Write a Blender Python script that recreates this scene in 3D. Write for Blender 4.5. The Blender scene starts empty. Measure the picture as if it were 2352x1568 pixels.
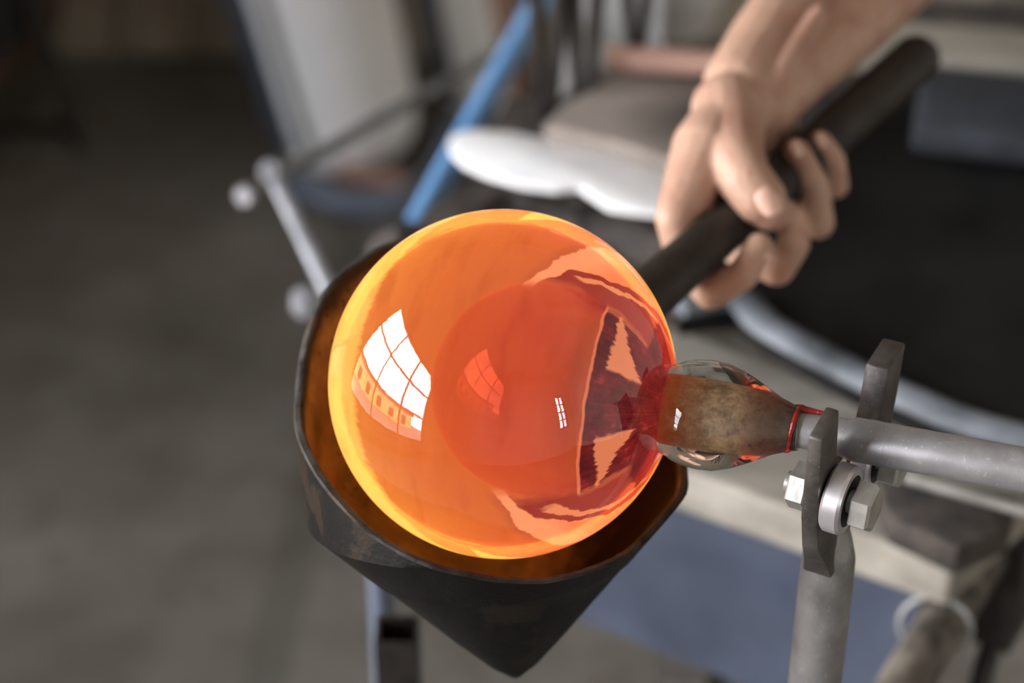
import bpy, bmesh, math, random
import numpy as np
from mathutils import Vector, Matrix, noise as mnoise

random.seed(7)
scene = bpy.context.scene
COL = scene.collection
rad = math.radians

# ------------------------------------------------------------------ camera, world, exposure
FPX = 70 / 36 * 2352
PITCH = rad(33)
FW = Vector((0, math.cos(PITCH), -math.sin(PITCH)))
RT = Vector((1, 0, 0))
UP = Vector((0, math.sin(PITCH), math.cos(PITCH)))
CAM = Vector((0.00425, -0.76591, 1.52081))


def ray(px, py):
    return FW + RT * ((px - 1176) / FPX) - UP * ((py - 784) / FPX)


def P(px, py, d):
    return CAM + ray(px, py) * d


def atz(px, py, z):
    r = ray(px, py)
    return CAM + r * ((z - CAM.z) / r.z)


cam = bpy.data.objects.new('camera', bpy.data.cameras.new('camera'))
COL.objects.link(cam)
cam.location = CAM
cam.rotation_euler = (math.pi / 2 - PITCH, 0, 0)
cam.data.lens = 70
cam.data.sensor_width = 36
cam.data.clip_start = 0.02
cam.data.dof.use_dof = True
cam.data.dof.focus_distance = 0.875
cam.data.dof.aperture_fstop = 4.0
scene.camera = cam

scene.view_settings.view_transform = 'Standard'
scene.view_settings.look = 'None'
scene.view_settings.gamma = 1.0
scene.view_settings.use_curve_mapping = False
scene.view_settings.exposure = 0.0
cy = scene.cycles
cy.use_denoising = True
cy.max_bounces = 16
cy.transmission_bounces = 14
cy.glossy_bounces = 6
cy.diffuse_bounces = 7
cy.transparent_max_bounces = 16
cy.sample_clamp_indirect = 6.0
cy.blur_glossy = 0.0

world = bpy.data.worlds.new('sky')
scene.world = world
world.use_nodes = True
wn = world.node_tree
wn.nodes.clear()
w_out = wn.nodes.new('ShaderNodeOutputWorld')
w_bg = wn.nodes.new('ShaderNodeBackground')
w_tc = wn.nodes.new('ShaderNodeTexCoord')
w_ns = wn.nodes.new('ShaderNodeTexNoise')
w_ns.inputs['Scale'].default_value = 2.6
w_ns.inputs['Detail'].default_value = 5
w_rp = wn.nodes.new('ShaderNodeValToRGB')
w_rp.color_ramp.elements[0].position = 0.40
w_rp.color_ramp.elements[0].color = (0.50, 0.57, 0.78, 1)
w_rp.color_ramp.elements[1].position = 0.56
w_rp.color_ramp.elements[1].color = (1.0, 0.97, 0.93, 1)
wn.links.new(w_tc.outputs['Generated'], w_ns.inputs['Vector'])
wn.links.new(w_ns.outputs['Fac'], w_rp.inputs['Fac'])
wn.links.new(w_rp.outputs['Color'], w_bg.inputs['Color'])
wn.links.new(w_bg.outputs['Background'], w_out.inputs['Surface'])
w_bg.inputs['Strength'].default_value = 25.0

sun = bpy.data.objects.new('sun', bpy.data.lights.new('sun', 'SUN'))
COL.objects.link(sun)
sun.data.energy = 12.0
sun.data.color = (1.0, 0.86, 0.62)
sun.data.angle = rad(0.6)
sun.rotation_euler = Vector((-0.75, -0.25, -0.6)).to_track_quat('-Z', 'Y').to_euler()   # shines onto the house across the yard

# room size
RX0, RX1, RY0, RY1, RZ = -2.3, 2.9, -2.9, 2.5, 3.4
# window openings: left wall (y0,y1,z0,z1) and wall behind the photographer (x0,x1,z0,z1)
WIN_L = (-2.1, 0.95, 0.30, 2.60)
WIN_F = (2.05, 2.55, 1.0, 2.4)


def portal(loc, rot, sx, sy):
    l = bpy.data.objects.new('window_daylight', bpy.data.lights.new('window_daylight', 'AREA'))
    COL.objects.link(l)
    l.location = loc
    l.rotation_euler = rot
    l.data.shape = 'RECTANGLE'
    l.data.size = sx
    l.data.size_y = sy
    l.data.cycles.is_portal = True


portal((RX0 - 0.02, (WIN_L[0] + WIN_L[1]) / 2, (WIN_L[2] + WIN_L[3]) / 2), (0, -math.pi / 2, 0), WIN_L[3] - WIN_L[2], WIN_L[1] - WIN_L[0])
portal(((WIN_F[0] + WIN_F[1]) / 2, RY0 - 0.02, (WIN_F[2] + WIN_F[3]) / 2), (math.pi / 2, 0, 0), WIN_F[1] - WIN_F[0], WIN_F[3] - WIN_F[2])


# ------------------------------------------------------------------ helpers
def tag(o, label=None, cat=None, group=None, kind=None):
    if label: o['label'] = label
    if cat: o['category'] = cat
    if group: o['group'] = group
    if kind: o['kind'] = kind
    return o


def empty(name, loc):
    o = bpy.data.objects.new(name, None)
    o.empty_display_size = 0.05
    o.location = loc
    COL.objects.link(o)
    return o


def obj(name, bm, m, parent=None, smooth=True, angle=40):
    """link a bmesh as ONE object; geometry is given in world coordinates"""
    me = bpy.data.meshes.new(name)
    bmesh.ops.recalc_face_normals(bm, faces=bm.faces[:])
    bm.to_mesh(me)
    bm.free()
    if m: me.materials.append(m)
    o = bpy.data.objects.new(name, me)
    COL.objects.link(o)
    if smooth:
        for p in me.polygons: p.use_smooth = True
        me.set_sharp_from_angle(angle=rad(angle))
    # origin at the middle of the base
    if len(me.vertices):
        xs = [v.co for v in me.vertices]
        c = Vector(((min(v.x for v in xs) + max(v.x for v in xs)) / 2, (min(v.y for v in xs) + max(v.y for v in xs)) / 2, min(v.z for v in xs)))
        me.transform(Matrix.Translation(-c))
        o.location = c
    if parent:
        o.parent = parent
        pw = Vector(parent.location)
        q = parent.parent
        while q:
            pw += Vector(q.location)
            q = q.parent
        o.location = Vector(o.location) - pw
    return o


def frame(d, upv=Vector((0, 0, 1))):
    d = Vector(d).normalized()
    if abs(d.dot(upv)) > 0.98: upv = Vector((0, 1, 0))
    a = upv.cross(d).normalized()
    b = d.cross(a)
    return d, a, b


def lathe(prof, org, ax, n=48, close=False, bm=None, start=0.0):
    """prof: list of (t along axis, radius)"""
    bm = bm or bmesh.new()
    d, a, b = frame(ax)
    rings = []
    for t, r in prof:
        if r < 1e-6:
            rings.append([bm.verts.new(Vector(org) + d * t)])
        else:
            rings.append([bm.verts.new(Vector(org) + d * t + (a * math.cos(start + 2 * math.pi * k / n) + b * math.sin(start + 2 * math.pi * k / n)) * r) for k in range(n)])
    prs = list(zip(rings, rings[1:]))
    if close: prs.append((rings[-1], rings[0]))
    for A, B in prs:
        for k in range(n):
            q = [A[k % len(A)], A[(k + 1) % len(A)], B[(k + 1) % len(B)], B[k % len(B)]]
            u = []
            for v in q:
                if v not in u: u.append(v)
            if len(u) >= 3:
                try: bm.faces.new(u)
                except ValueError: pass
    return bm


def tube(pts, r, n=14, bm=None, flat=1.0, capped=True):
    """swept tube through pts; r number or list"""
    bm = bm or bmesh.new()
    pts = [Vector(p) for p in pts]
    rs = r if isinstance(r, (list, tuple)) else [r] * len(pts)
    d0 = (pts[1] - pts[0]).normalized()
    _, a, b = frame(d0)
    rings = []
    for i, p in enumerate(pts):
        d = (pts[min(i + 1, len(pts) - 1)] - pts[max(i - 1, 0)]).normalized()
        a = (a - d * a.dot(d)).normalized()
        b = d.cross(a)
        rings.append([bm.verts.new(p + (a * math.cos(2 * math.pi * k / n) + b * math.sin(2 * math.pi * k / n) * flat) * rs[i]) for k in range(n)])
    for A, B in zip(rings, rings[1:]):
        for k in range(n):
            bm.faces.new([A[k], A[(k + 1) % n], B[(k + 1) % n], B[k]])
    if capped:
        bm.faces.new(rings[0])
        bm.faces.new(rings[-1][::-1])
    return bm


def box(c, sx, sy, sz, ax=(1, 0, 0), up=(0, 0, 1), bevel=0.0, bm=None, seg=2):
    """box centred at c; sx along ax, sz along up"""
    out = bm or bmesh.new()
    b = bmesh.new()
    bmesh.ops.create_cube(b, size=1)
    X = Vector(ax).normalized()
    Z = Vector(up)
    Z = (Z - X * Z.dot(X)).normalized()
    Y = Z.cross(X)
    for v in b.verts:
        v.co = Vector((v.co.x * sx, v.co.y * sy, v.co.z * sz))
    if bevel:
        bmesh.ops.bevel(b, geom=b.edges[:], offset=bevel, segments=seg, profile=0.5, affect='EDGES')
    for v in b.verts:
        v.co = Vector(c) + X * v.co.x + Y * v.co.y + Z * v.co.z
    tmp = bpy.data.meshes.new('tmp')
    b.to_mesh(tmp)
    b.free()
    out.from_mesh(tmp)
    bpy.data.meshes.remove(tmp)
    return out


def slab(poly, th, bevel=0.0, bm=None, down=Vector((0, 0, -1))):
    """solid from a planar outline (list of world points), extruded th along down"""
    out = bm or bmesh.new()
    b = bmesh.new()
    vs = [b.verts.new(Vector(p)) for p in poly]
    f = b.faces.new(vs)
    r = bmesh.ops.extrude_face_region(b, geom=[f])
    for v in r['geom']:
        if isinstance(v, bmesh.types.BMVert): v.co += down * th
    bmesh.ops.recalc_face_normals(b, faces=b.faces[:])
    if bevel:
        bmesh.ops.bevel(b, geom=b.edges[:], offset=bevel, segments=2, profile=0.5, affect='EDGES')
    tmp = bpy.data.meshes.new('tmp')
    b.to_mesh(tmp)
    b.free()
    out.from_mesh(tmp)
    bpy.data.meshes.remove(tmp)
    return out


def jitter(bm, amp, scale, seed=0):
    for v in bm.verts:
        n = mnoise.noise_vector(v.co * scale + Vector((seed, seed * 2, seed * 3)))
        v.co += n * amp
    return bm


def catmull(pts, k=6):
    P_ = [Vector(p) for p in pts]
    out = []
    for i in range(len(P_) - 1):
        p0, p1, p2, p3 = P_[max(i - 1, 0)], P_[i], P_[i + 1], P_[min(i + 2, len(P_) - 1)]
        for j in range(k):
            t = j / k
            out.append(0.5 * ((2 * p1) + (p2 - p0) * t + (2 * p0 - 5 * p1 + 4 * p2 - p3) * t * t + (3 * p1 - p0 - 3 * p2 + p3) * t ** 3))
    out.append(P_[-1])
    return out


# ------------------------------------------------------------------ materials
def srgb(*c):
    return tuple(((v / 255) / 12.92 if v / 255 <= 0.04045 else ((v / 255 + 0.055) / 1.055) ** 2.4) for v in c) + (1,)


class N:
    def __init__(s, name):
        s.m = bpy.data.materials.new(name)
        s.m.use_nodes = True
        s.t = s.m.node_tree
        s.t.nodes.clear()
        s.out = s.n('OutputMaterial')

    def n(s, kind, **kw):
        nd = s.t.nodes.new('ShaderNode' + kind)
        for k, v in kw.items():
            if k.startswith('_'): setattr(nd, k[1:], v)
            else:
                key = k.replace('__', ' ')
                sock = nd.inputs[int(key[1:])] if key[0] == 'i' and key[1:].isdigit() else nd.inputs[key]
                s.set(sock, v)
        return nd

    def set(s, sock, v):
        if isinstance(v, bpy.types.NodeSocket): s.t.links.new(v, sock)
        elif isinstance(v, bpy.types.Node): s.t.links.new(v.outputs[0], sock)
        else: sock.default_value = v

    def math(s, op, a, b=0.0, c=0.0, clamp=False):
        nd = s.t.nodes.new('ShaderNodeMath')
        nd.operation = op
        nd.use_clamp = clamp
        for i, v in enumerate((a, b, c)): s.set(nd.inputs[i], v)
        return nd.outputs[0]

    def ramp(s, fac, stops, interp='LINEAR'):
        nd = s.t.nodes.new('ShaderNodeValToRGB')
        r = nd.color_ramp
        r.interpolation = interp
        while len(r.elements) > 1: r.elements.remove(r.elements[-1])
        r.elements[0].position, r.elements[0].color = stops[0][0], stops[0][1]
        for p, c in stops[1:]:
            e = r.elements.new(p)
            e.color = c
        s.set(nd.inputs[0], fac)
        return nd.outputs[0]

    def mix(s, fac, a, b, blend='MIX'):
        nd = s.t.nodes.new('ShaderNodeMix')
        nd.data_type = 'RGBA'
        nd.blend_type = blend
        s.set(nd.inputs[0], fac)
        s.set(nd.inputs[6], a)
        s.set(nd.inputs[7], b)
        return nd.outputs[2]

    def coords(s, scale=(1, 1, 1)):
        tc = s.n('TexCoord')
        mp = s.n('Mapping')
        mp.inputs['Scale'].default_value = scale
        s.t.links.new(tc.outputs['Object'], mp.inputs['Vector'])
        return mp.outputs[0]

    def noise(s, vec, scale, detail=4, rough=0.55, out=0):
        nd = s.n('TexNoise', Vector=vec, Scale=scale, Detail=detail, Roughness=rough)
        return nd.outputs[out]

    def bump(s, h, strength, dist=0.002):
        return s.n('Bump', Height=h, Strength=strength, Distance=dist).outputs[0]

    def done(s, sh):
        s.set(s.out.inputs['Surface'], sh)
        return s.m


def simple(name, c1, c2, scale=30, rough=0.6, metal=0.0, bump=0.2, stretch=(1, 1, 1), detail=5, lo=0.35, hi=0.65, rough2=None, spec=0.5, dist=0.001):
    b = N(name)
    v = b.coords(stretch)
    f = b.noise(v, scale, detail)
    c = b.ramp(f, [(lo, c1), (hi, c2)])
    rg = rough if rough2 is None else b.math('MULTIPLY_ADD', f, (rough2 - rough) * 2, rough - (rough2 - rough) * 0.5, True)
    f2 = b.noise(v, scale * 4, 3)
    s = b.n('BsdfPrincipled', Base__Color=c, Roughness=rg, Metallic=metal, Normal=b.bump(f2, bump, dist))
    s.inputs['Specular IOR Level'].default_value = spec
    return b.done(s.outputs[0])


M = {}


def steel(name, dark, light, scratch, rough=0.42, scale=60):
    b = N(name)
    v = b.coords()
    f = b.noise(v, scale, 6, 0.65)
    big = b.noise(v, scale * 0.25, 3)
    c = b.ramp(f, [(0.3, dark), (0.7, light)])
    c = b.mix(b.math('MULTIPLY', big, 0.7), c, dark)
    vo = b.n('TexVoronoi', Vector=b.n('Mapping', Vector=v, Scale=(1, 1, 0.25)).outputs[0], Scale=scale * 3)
    sc = b.math('GREATER_THAN', b.noise(b.n('Mapping', Vector=v, Scale=(1, 1, 0.45)).outputs[0], scale * 11, 3, 0.7), 0.655)
    c = b.mix(b.math('MULTIPLY', sc, 0.4), c, scratch)
    s = b.n('BsdfPrincipled', Base__Color=c, Metallic=0.55, Roughness=b.math('MULTIPLY_ADD', f, 0.3, rough - 0.15), Normal=b.bump(f, 0.35, 0.0008))
    b.t.nodes.remove(vo)
    return b.done(s.outputs[0])


M['steel'] = steel('worn_steel', (0.20, 0.195, 0.195, 1), (0.46, 0.44, 0.43, 1), (0.75, 0.72, 0.68, 1))
M['steel_pipe'] = steel('blowpipe_steel', (0.26, 0.25, 0.255, 1), (0.50, 0.48, 0.485, 1), (0.7, 0.69, 0.7, 1), 0.40, 50)
M['steel_dark'] = steel('dark_iron', (0.05, 0.045, 0.042, 1), (0.19, 0.165, 0.145, 1), (0.36, 0.30, 0.24, 1), 0.5, 70)
M['bearing'] = simple('polished_bearing_steel', (0.62, 0.60, 0.62, 1), (0.80, 0.78, 0.80, 1), 40, 0.30, 0.7, 0.05)
M['zinc'] = simple('zinc_bolt', (0.42, 0.41, 0.38, 1), (0.66, 0.65, 0.60, 1), 60, 0.36, 0.7, 0.15)
M['rubber'] = simple('black_seal', (0.012, 0.012, 0.012, 1), (0.03, 0.028, 0.026, 1), 50, 0.6)
M['concrete'] = None


def m_floor():
    b = N('stained_concrete')
    v = b.coords()
    a = b.noise(v, 3.0, 6, 0.6)
    c2 = b.noise(v, 14.0, 6, 0.65)
    c = b.ramp(a, [(0.30, srgb(74, 68, 60)), (0.5, srgb(101, 96, 88)), (0.72, srgb(124, 119, 112))])
    c = b.mix(b.math('MULTIPLY', b.math('GREATER_THAN', c2, 0.56), 0.35), c, srgb(78, 70, 62))
    jn = b.n('TexWave', Vector=v, Scale=0.55, Distortion=2.0, Detail=2)
    c = b.mix(b.math('MULTIPLY', b.math('LESS_THAN', jn.outputs['Fac'], 0.02), 0.5), c, srgb(70, 66, 62))
    s = b.n('BsdfPrincipled', Base__Color=c, Roughness=0.75, Normal=b.bump(c2, 0.3, 0.004))
    return b.done(s.outputs[0])


M['floor'] = m_floor()
M['plaster'] = simple('grimy_plaster', srgb(206, 201, 192), srgb(222, 218, 210), 3, 0.9, 0, 0.2)
M['ceiling'] = simple('sooty_ceiling', srgb(226, 223, 216), srgb(238, 236, 230), 2, 0.9, 0, 0.1)
M['wallboard'] = simple('dark_wall_boards', srgb(140, 128, 112), srgb(168, 156, 138), 9, 0.85, 0, 0.2, (1, 1, 0.15))
M['frame'] = simple('window_frame_paint', srgb(40, 34, 30), srgb(60, 52, 46), 10, 0.7)
M['facade'] = simple('ochre_house_render', srgb(205, 160, 95), srgb(225, 185, 120), 3, 0.9)
M['roof'] = simple('terracotta_roof', srgb(120, 60, 42), srgb(150, 82, 58), 8, 0.9)
M['darkpane'] = simple('dark_house_window', srgb(28, 30, 36), srgb(44, 46, 52), 4, 0.2)


def m_pane():
    b = N('window_glass')
    fr = b.n('Fresnel', IOR=1.45)
    tr = b.n('BsdfTransparent', Color=(0.97, 0.98, 0.98, 1))
    gl = b.n('BsdfGlossy', Roughness=0.02)
    mx = b.n('MixShader', i0=fr, i1=tr, i2=gl)
    return b.done(mx.outputs[0])


M['pane'] = m_pane()

# cup
def m_cup(name, c1, c2, rough, speck, coat=0.0):
    b = N(name)
    v = b.coords()
    grain = b.noise(b.n('Mapping', Vector=v, Scale=(1, 1, 0.12)).outputs[0], 90, 5, 0.6)
    big = b.noise(v, 22, 5, 0.6)
    c = b.ramp(grain, [(0.3, c1), (0.75, c2)])
    c = b.mix(b.math('MULTIPLY', b.math('GREATER_THAN', big, 0.60), speck), c, srgb(74, 58, 40))
    fine = b.noise(v, 420, 2, 0.6)
    s = b.n('BsdfPrincipled', Base__Color=c, Roughness=b.math('MULTIPLY_ADD', big, 0.35, rough - 0.17), Normal=b.bump(b.math('ADD', fine, b.math('MULTIPLY', grain, 1.2)), 0.35, 0.0007))
    s.inputs['Coat Weight'].default_value = coat
    s.inputs['Specular IOR Level'].default_value = 0.18
    s.inputs['Coat Roughness'].default_value = 0.25
    return b.done(s.outputs[0])


M['cup_out'] = m_cup('charred_wet_wood', (0.0025, 0.0023, 0.0022, 1), (0.0085, 0.0078, 0.0072, 1), 0.50, 0.2, 0.0)
M['cup_rim'] = m_cup('charred_rim', (0.008, 0.007, 0.006, 1), (0.075, 0.068, 0.06, 1), 0.6, 0.4)


def m_cup_in():
    b = N('scorched_cup_lining')
    v = b.coords()
    f = b.noise(v, 45, 6, 0.6)
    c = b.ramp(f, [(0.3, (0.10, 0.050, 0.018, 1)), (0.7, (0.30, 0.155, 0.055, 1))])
    sp = b.n('TexVoronoi', Vector=v, Scale=210)
    holes = b.math('MULTIPLY', b.math('LESS_THAN', sp.outputs['Distance'], 0.22), b.math('GREATER_THAN', b.noise(v, 30, 2), 0.5))
    c = b.mix(b.math('MULTIPLY', holes, 0.8), c, (0.03, 0.012, 0.005, 1))
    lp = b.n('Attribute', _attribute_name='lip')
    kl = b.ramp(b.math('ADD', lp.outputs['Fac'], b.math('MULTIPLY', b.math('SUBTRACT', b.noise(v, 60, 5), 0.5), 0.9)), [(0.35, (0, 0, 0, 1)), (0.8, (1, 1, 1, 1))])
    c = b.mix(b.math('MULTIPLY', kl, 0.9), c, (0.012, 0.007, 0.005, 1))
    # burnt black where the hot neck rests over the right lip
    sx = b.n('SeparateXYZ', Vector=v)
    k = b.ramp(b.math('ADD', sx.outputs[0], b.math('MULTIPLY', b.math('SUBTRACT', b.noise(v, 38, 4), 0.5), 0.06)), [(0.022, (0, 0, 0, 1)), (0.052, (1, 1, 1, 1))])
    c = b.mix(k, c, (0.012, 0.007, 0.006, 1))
    s = b.n('BsdfPrincipled', Base__Color=c, Roughness=0.5, Normal=b.bump(f, 0.4, 0.001))
    s.inputs['Specular IOR Level'].default_value = 0.15
    return b.done(s.outputs[0])


M['cup_in'] = m_cup_in()
M['handle'] = simple('dark_stained_handle', (0.012, 0.0095, 0.0075, 1), (0.030, 0.024, 0.019, 1), 60, 0.55, 0, 0.25, (1, 1, 1), spec=0.3)


# ---------- hot glass
HOT = (Vector((-0.57, 0, 0)) + FW * 0.82).normalized()
GAX = Vector((0.9531, -0.3015, 0.0278)).normalized()      # from the bubble towards the blowpipe


def m_hot(name, tint, gain, rough=0.0, ior=1.5):
    b = N(name)
    tc = b.n('TexCoord')
    nrm = b.n('VectorMath', _operation='NORMALIZE', i0=tc.outputs['Object'])
    # streaks drawn round the blowpipe axis
    d, a, c_ = frame(GAX)
    def dot(vec, w):
        nd = b.n('VectorMath', _operation='DOT_PRODUCT', i0=vec)
        nd.inputs[1].default_value = w
        return nd.outputs['Value']
    s = dot(nrm, d)
    ca, cb = dot(nrm, a), dot(nrm, c_)
    ang = b.math('ARCTAN2', cb, ca)
    v = dot(nrm, HOT)
    # fine streaks drawn out along the turning of the pipe
    cmb = b.n('CombineXYZ', X=b.math('MULTIPLY', s, 5.0), Y=b.math('MULTIPLY', b.math('SINE', ang), 14.0), Z=b.math('MULTIPLY', b.math('COSINE', ang), 14.0))
    stz = b.math('SUBTRACT', b.noise(cmb, 2.2, 4, 0.6), 0.5)
    big = b.math('SUBTRACT', b.noise(nrm, 2.3, 3, 0.5), 0.5)
    wob = b.math('SUBTRACT', b.noise(nrm, 4.5, 3, 0.5), 0.5)
    vv = b.math('ADD', v, b.math('ADD', b.math('MULTIPLY', stz, 0.09), b.math('MULTIPLY', big, 0.14)))
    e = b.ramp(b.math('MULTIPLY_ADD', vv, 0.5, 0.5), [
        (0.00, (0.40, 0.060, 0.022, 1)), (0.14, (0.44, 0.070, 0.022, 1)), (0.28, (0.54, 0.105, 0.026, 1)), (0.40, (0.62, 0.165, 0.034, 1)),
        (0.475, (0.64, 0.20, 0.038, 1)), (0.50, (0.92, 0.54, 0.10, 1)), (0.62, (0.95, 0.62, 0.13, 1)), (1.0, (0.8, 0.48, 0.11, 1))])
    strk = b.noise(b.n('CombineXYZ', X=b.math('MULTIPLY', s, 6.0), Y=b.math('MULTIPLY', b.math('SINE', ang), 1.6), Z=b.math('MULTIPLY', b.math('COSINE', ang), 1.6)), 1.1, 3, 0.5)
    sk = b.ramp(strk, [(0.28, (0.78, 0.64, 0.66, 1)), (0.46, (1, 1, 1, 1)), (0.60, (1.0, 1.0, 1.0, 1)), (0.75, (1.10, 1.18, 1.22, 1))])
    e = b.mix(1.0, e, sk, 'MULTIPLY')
    # position round the axis: 0 on the side facing the camera, 1 a quarter turn away
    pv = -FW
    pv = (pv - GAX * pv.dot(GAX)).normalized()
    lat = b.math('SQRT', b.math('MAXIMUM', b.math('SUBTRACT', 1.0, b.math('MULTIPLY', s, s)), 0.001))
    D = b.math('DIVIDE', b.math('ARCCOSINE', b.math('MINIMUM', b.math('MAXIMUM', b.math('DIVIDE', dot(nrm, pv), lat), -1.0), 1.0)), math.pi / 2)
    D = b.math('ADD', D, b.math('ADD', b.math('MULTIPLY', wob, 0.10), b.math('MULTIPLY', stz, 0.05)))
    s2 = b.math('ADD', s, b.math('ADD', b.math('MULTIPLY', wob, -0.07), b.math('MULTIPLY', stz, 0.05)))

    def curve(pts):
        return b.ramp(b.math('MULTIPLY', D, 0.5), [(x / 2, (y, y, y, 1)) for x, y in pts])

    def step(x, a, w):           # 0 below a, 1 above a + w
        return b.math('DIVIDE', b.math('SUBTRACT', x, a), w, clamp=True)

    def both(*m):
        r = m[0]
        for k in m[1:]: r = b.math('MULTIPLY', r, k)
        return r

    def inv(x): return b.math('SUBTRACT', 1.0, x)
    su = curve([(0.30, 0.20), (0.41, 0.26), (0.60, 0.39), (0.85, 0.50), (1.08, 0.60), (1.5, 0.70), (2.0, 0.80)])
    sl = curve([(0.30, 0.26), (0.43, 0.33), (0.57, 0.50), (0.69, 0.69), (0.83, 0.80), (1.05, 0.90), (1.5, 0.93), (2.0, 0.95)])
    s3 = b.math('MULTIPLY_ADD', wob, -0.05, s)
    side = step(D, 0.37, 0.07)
    # refraction swirls painted into the emission; rosy zone ahead of the pale one
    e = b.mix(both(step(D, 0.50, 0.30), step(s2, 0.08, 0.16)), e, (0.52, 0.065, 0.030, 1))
    # yellow refraction tongues painted near the turn of the ball
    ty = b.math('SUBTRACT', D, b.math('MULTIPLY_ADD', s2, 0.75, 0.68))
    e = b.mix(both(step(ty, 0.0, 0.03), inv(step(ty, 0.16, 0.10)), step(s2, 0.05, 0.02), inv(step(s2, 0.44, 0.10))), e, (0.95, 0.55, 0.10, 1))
    # painted refraction bands: dark, then pale, then deep red
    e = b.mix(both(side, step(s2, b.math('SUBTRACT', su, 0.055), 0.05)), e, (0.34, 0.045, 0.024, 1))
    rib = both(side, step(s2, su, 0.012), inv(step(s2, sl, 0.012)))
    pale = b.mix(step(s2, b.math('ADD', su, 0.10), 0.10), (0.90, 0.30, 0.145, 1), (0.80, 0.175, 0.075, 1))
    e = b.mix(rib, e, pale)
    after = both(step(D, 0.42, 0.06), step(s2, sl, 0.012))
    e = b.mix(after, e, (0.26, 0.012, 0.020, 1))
    # second pale tongue of painted refraction, running into the corner
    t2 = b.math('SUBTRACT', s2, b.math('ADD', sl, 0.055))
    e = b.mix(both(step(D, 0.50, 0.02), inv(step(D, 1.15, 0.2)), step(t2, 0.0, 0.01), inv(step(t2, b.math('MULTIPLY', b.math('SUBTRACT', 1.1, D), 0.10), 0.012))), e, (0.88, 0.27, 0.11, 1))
    # the neck end: refracted dark ruby and pale flares painted past a sharp ring
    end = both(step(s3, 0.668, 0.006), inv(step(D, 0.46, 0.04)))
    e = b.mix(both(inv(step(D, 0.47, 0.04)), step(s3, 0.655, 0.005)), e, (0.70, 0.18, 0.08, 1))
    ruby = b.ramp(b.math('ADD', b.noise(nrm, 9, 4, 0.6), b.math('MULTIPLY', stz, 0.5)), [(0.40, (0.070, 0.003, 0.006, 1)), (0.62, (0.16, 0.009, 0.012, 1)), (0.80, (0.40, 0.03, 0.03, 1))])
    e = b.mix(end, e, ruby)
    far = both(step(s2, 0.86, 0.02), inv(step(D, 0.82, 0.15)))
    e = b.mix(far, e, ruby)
    e = b.mix(both(step(D, 1.04, 0.03), step(s2, 0.60, 0.03), inv(step(s2, 0.93, 0.03))), e, (0.95, 0.46, 0.06, 1))  # thin yellow refracted edge, painted as emission
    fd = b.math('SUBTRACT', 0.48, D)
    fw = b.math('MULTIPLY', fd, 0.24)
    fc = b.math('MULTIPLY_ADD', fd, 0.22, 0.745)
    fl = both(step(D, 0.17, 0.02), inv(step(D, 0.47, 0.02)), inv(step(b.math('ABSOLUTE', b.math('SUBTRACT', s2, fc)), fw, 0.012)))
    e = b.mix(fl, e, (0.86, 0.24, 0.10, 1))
    dark_mask = b.math('MAXIMUM', b.math('MULTIPLY', after, 0.7), b.math('MAXIMUM', end, far))  # where the tint is darkened under the painted dark bands
    tn = b.mix(dark_mask, tint, (0.09, 0.006, 0.006, 1))
    em = b.n('Emission', Color=e, Strength=gain)
    bmp = b.bump(b.noise(cmb, 1.3, 2, 0.5), 0.05, 0.0006)
    rf = b.n('BsdfRefraction', Color=tn, Roughness=rough, IOR=ior)
    gs = b.n('BsdfGlossy', Color=(1, 1, 1, 1), Roughness=0.0, Normal=bmp)
    fr = b.n('Fresnel', IOR=1.62)
    gl = b.n('MixShader', i0=fr, i1=rf, i2=gs)
    ad = b.n('AddShader', i0=em, i1=gl)
    return b.done(ad.outputs[0])


M['hot'] = m_hot('molten_red_glass', (0.46, 0.17, 0.12, 1), 0.80)


def m_pocket():
    """red-hot inner wall of the air pocket: hottest at its blown end, dark at the neck end"""
    b = N('molten_glass_inside')
    tc = b.n('TexCoord')
    nd = b.n('VectorMath', _operation='DOT_PRODUCT', i0=tc.outputs['Object'])
    nd.inputs[1].default_value = GAX
    s = b.math('MULTIPLY_ADD', nd.outputs['Value'], 10.0, 0.5)
    nz = b.noise(tc.outputs['Object'], 30, 4)
    s = b.math('ADD', s, b.math('MULTIPLY', b.math('SUBTRACT', nz, 0.5), 0.08))
    e = b.ramp(s, [(0.28, (0.50, 0.070, 0.022, 1)), (0.45, (0.62, 0.090, 0.026, 1)), (0.70, (0.58, 0.080, 0.026, 1)), (0.80, (0.36, 0.035, 0.018, 1)), (0.84, (0.10, 0.004, 0.006, 1))])
    p = b.n('BsdfPrincipled', Base__Color=(0.02, 0.004, 0.003, 1), Roughness=0.03, Emission__Color=e, Emission__Strength=0.86)
    p.inputs['IOR'].default_value = 1.9
    return b.done(p.outputs[0])


M['hot_inner'] = m_pocket()


def m_clear():
    b = N('clear_glass_casing')
    g = b.n('BsdfGlass', Color=(0.97, 0.97, 0.95, 1), Roughness=0.0, IOR=1.5)
    return b.done(g.outputs[0])


M['clear'] = m_clear()


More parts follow.
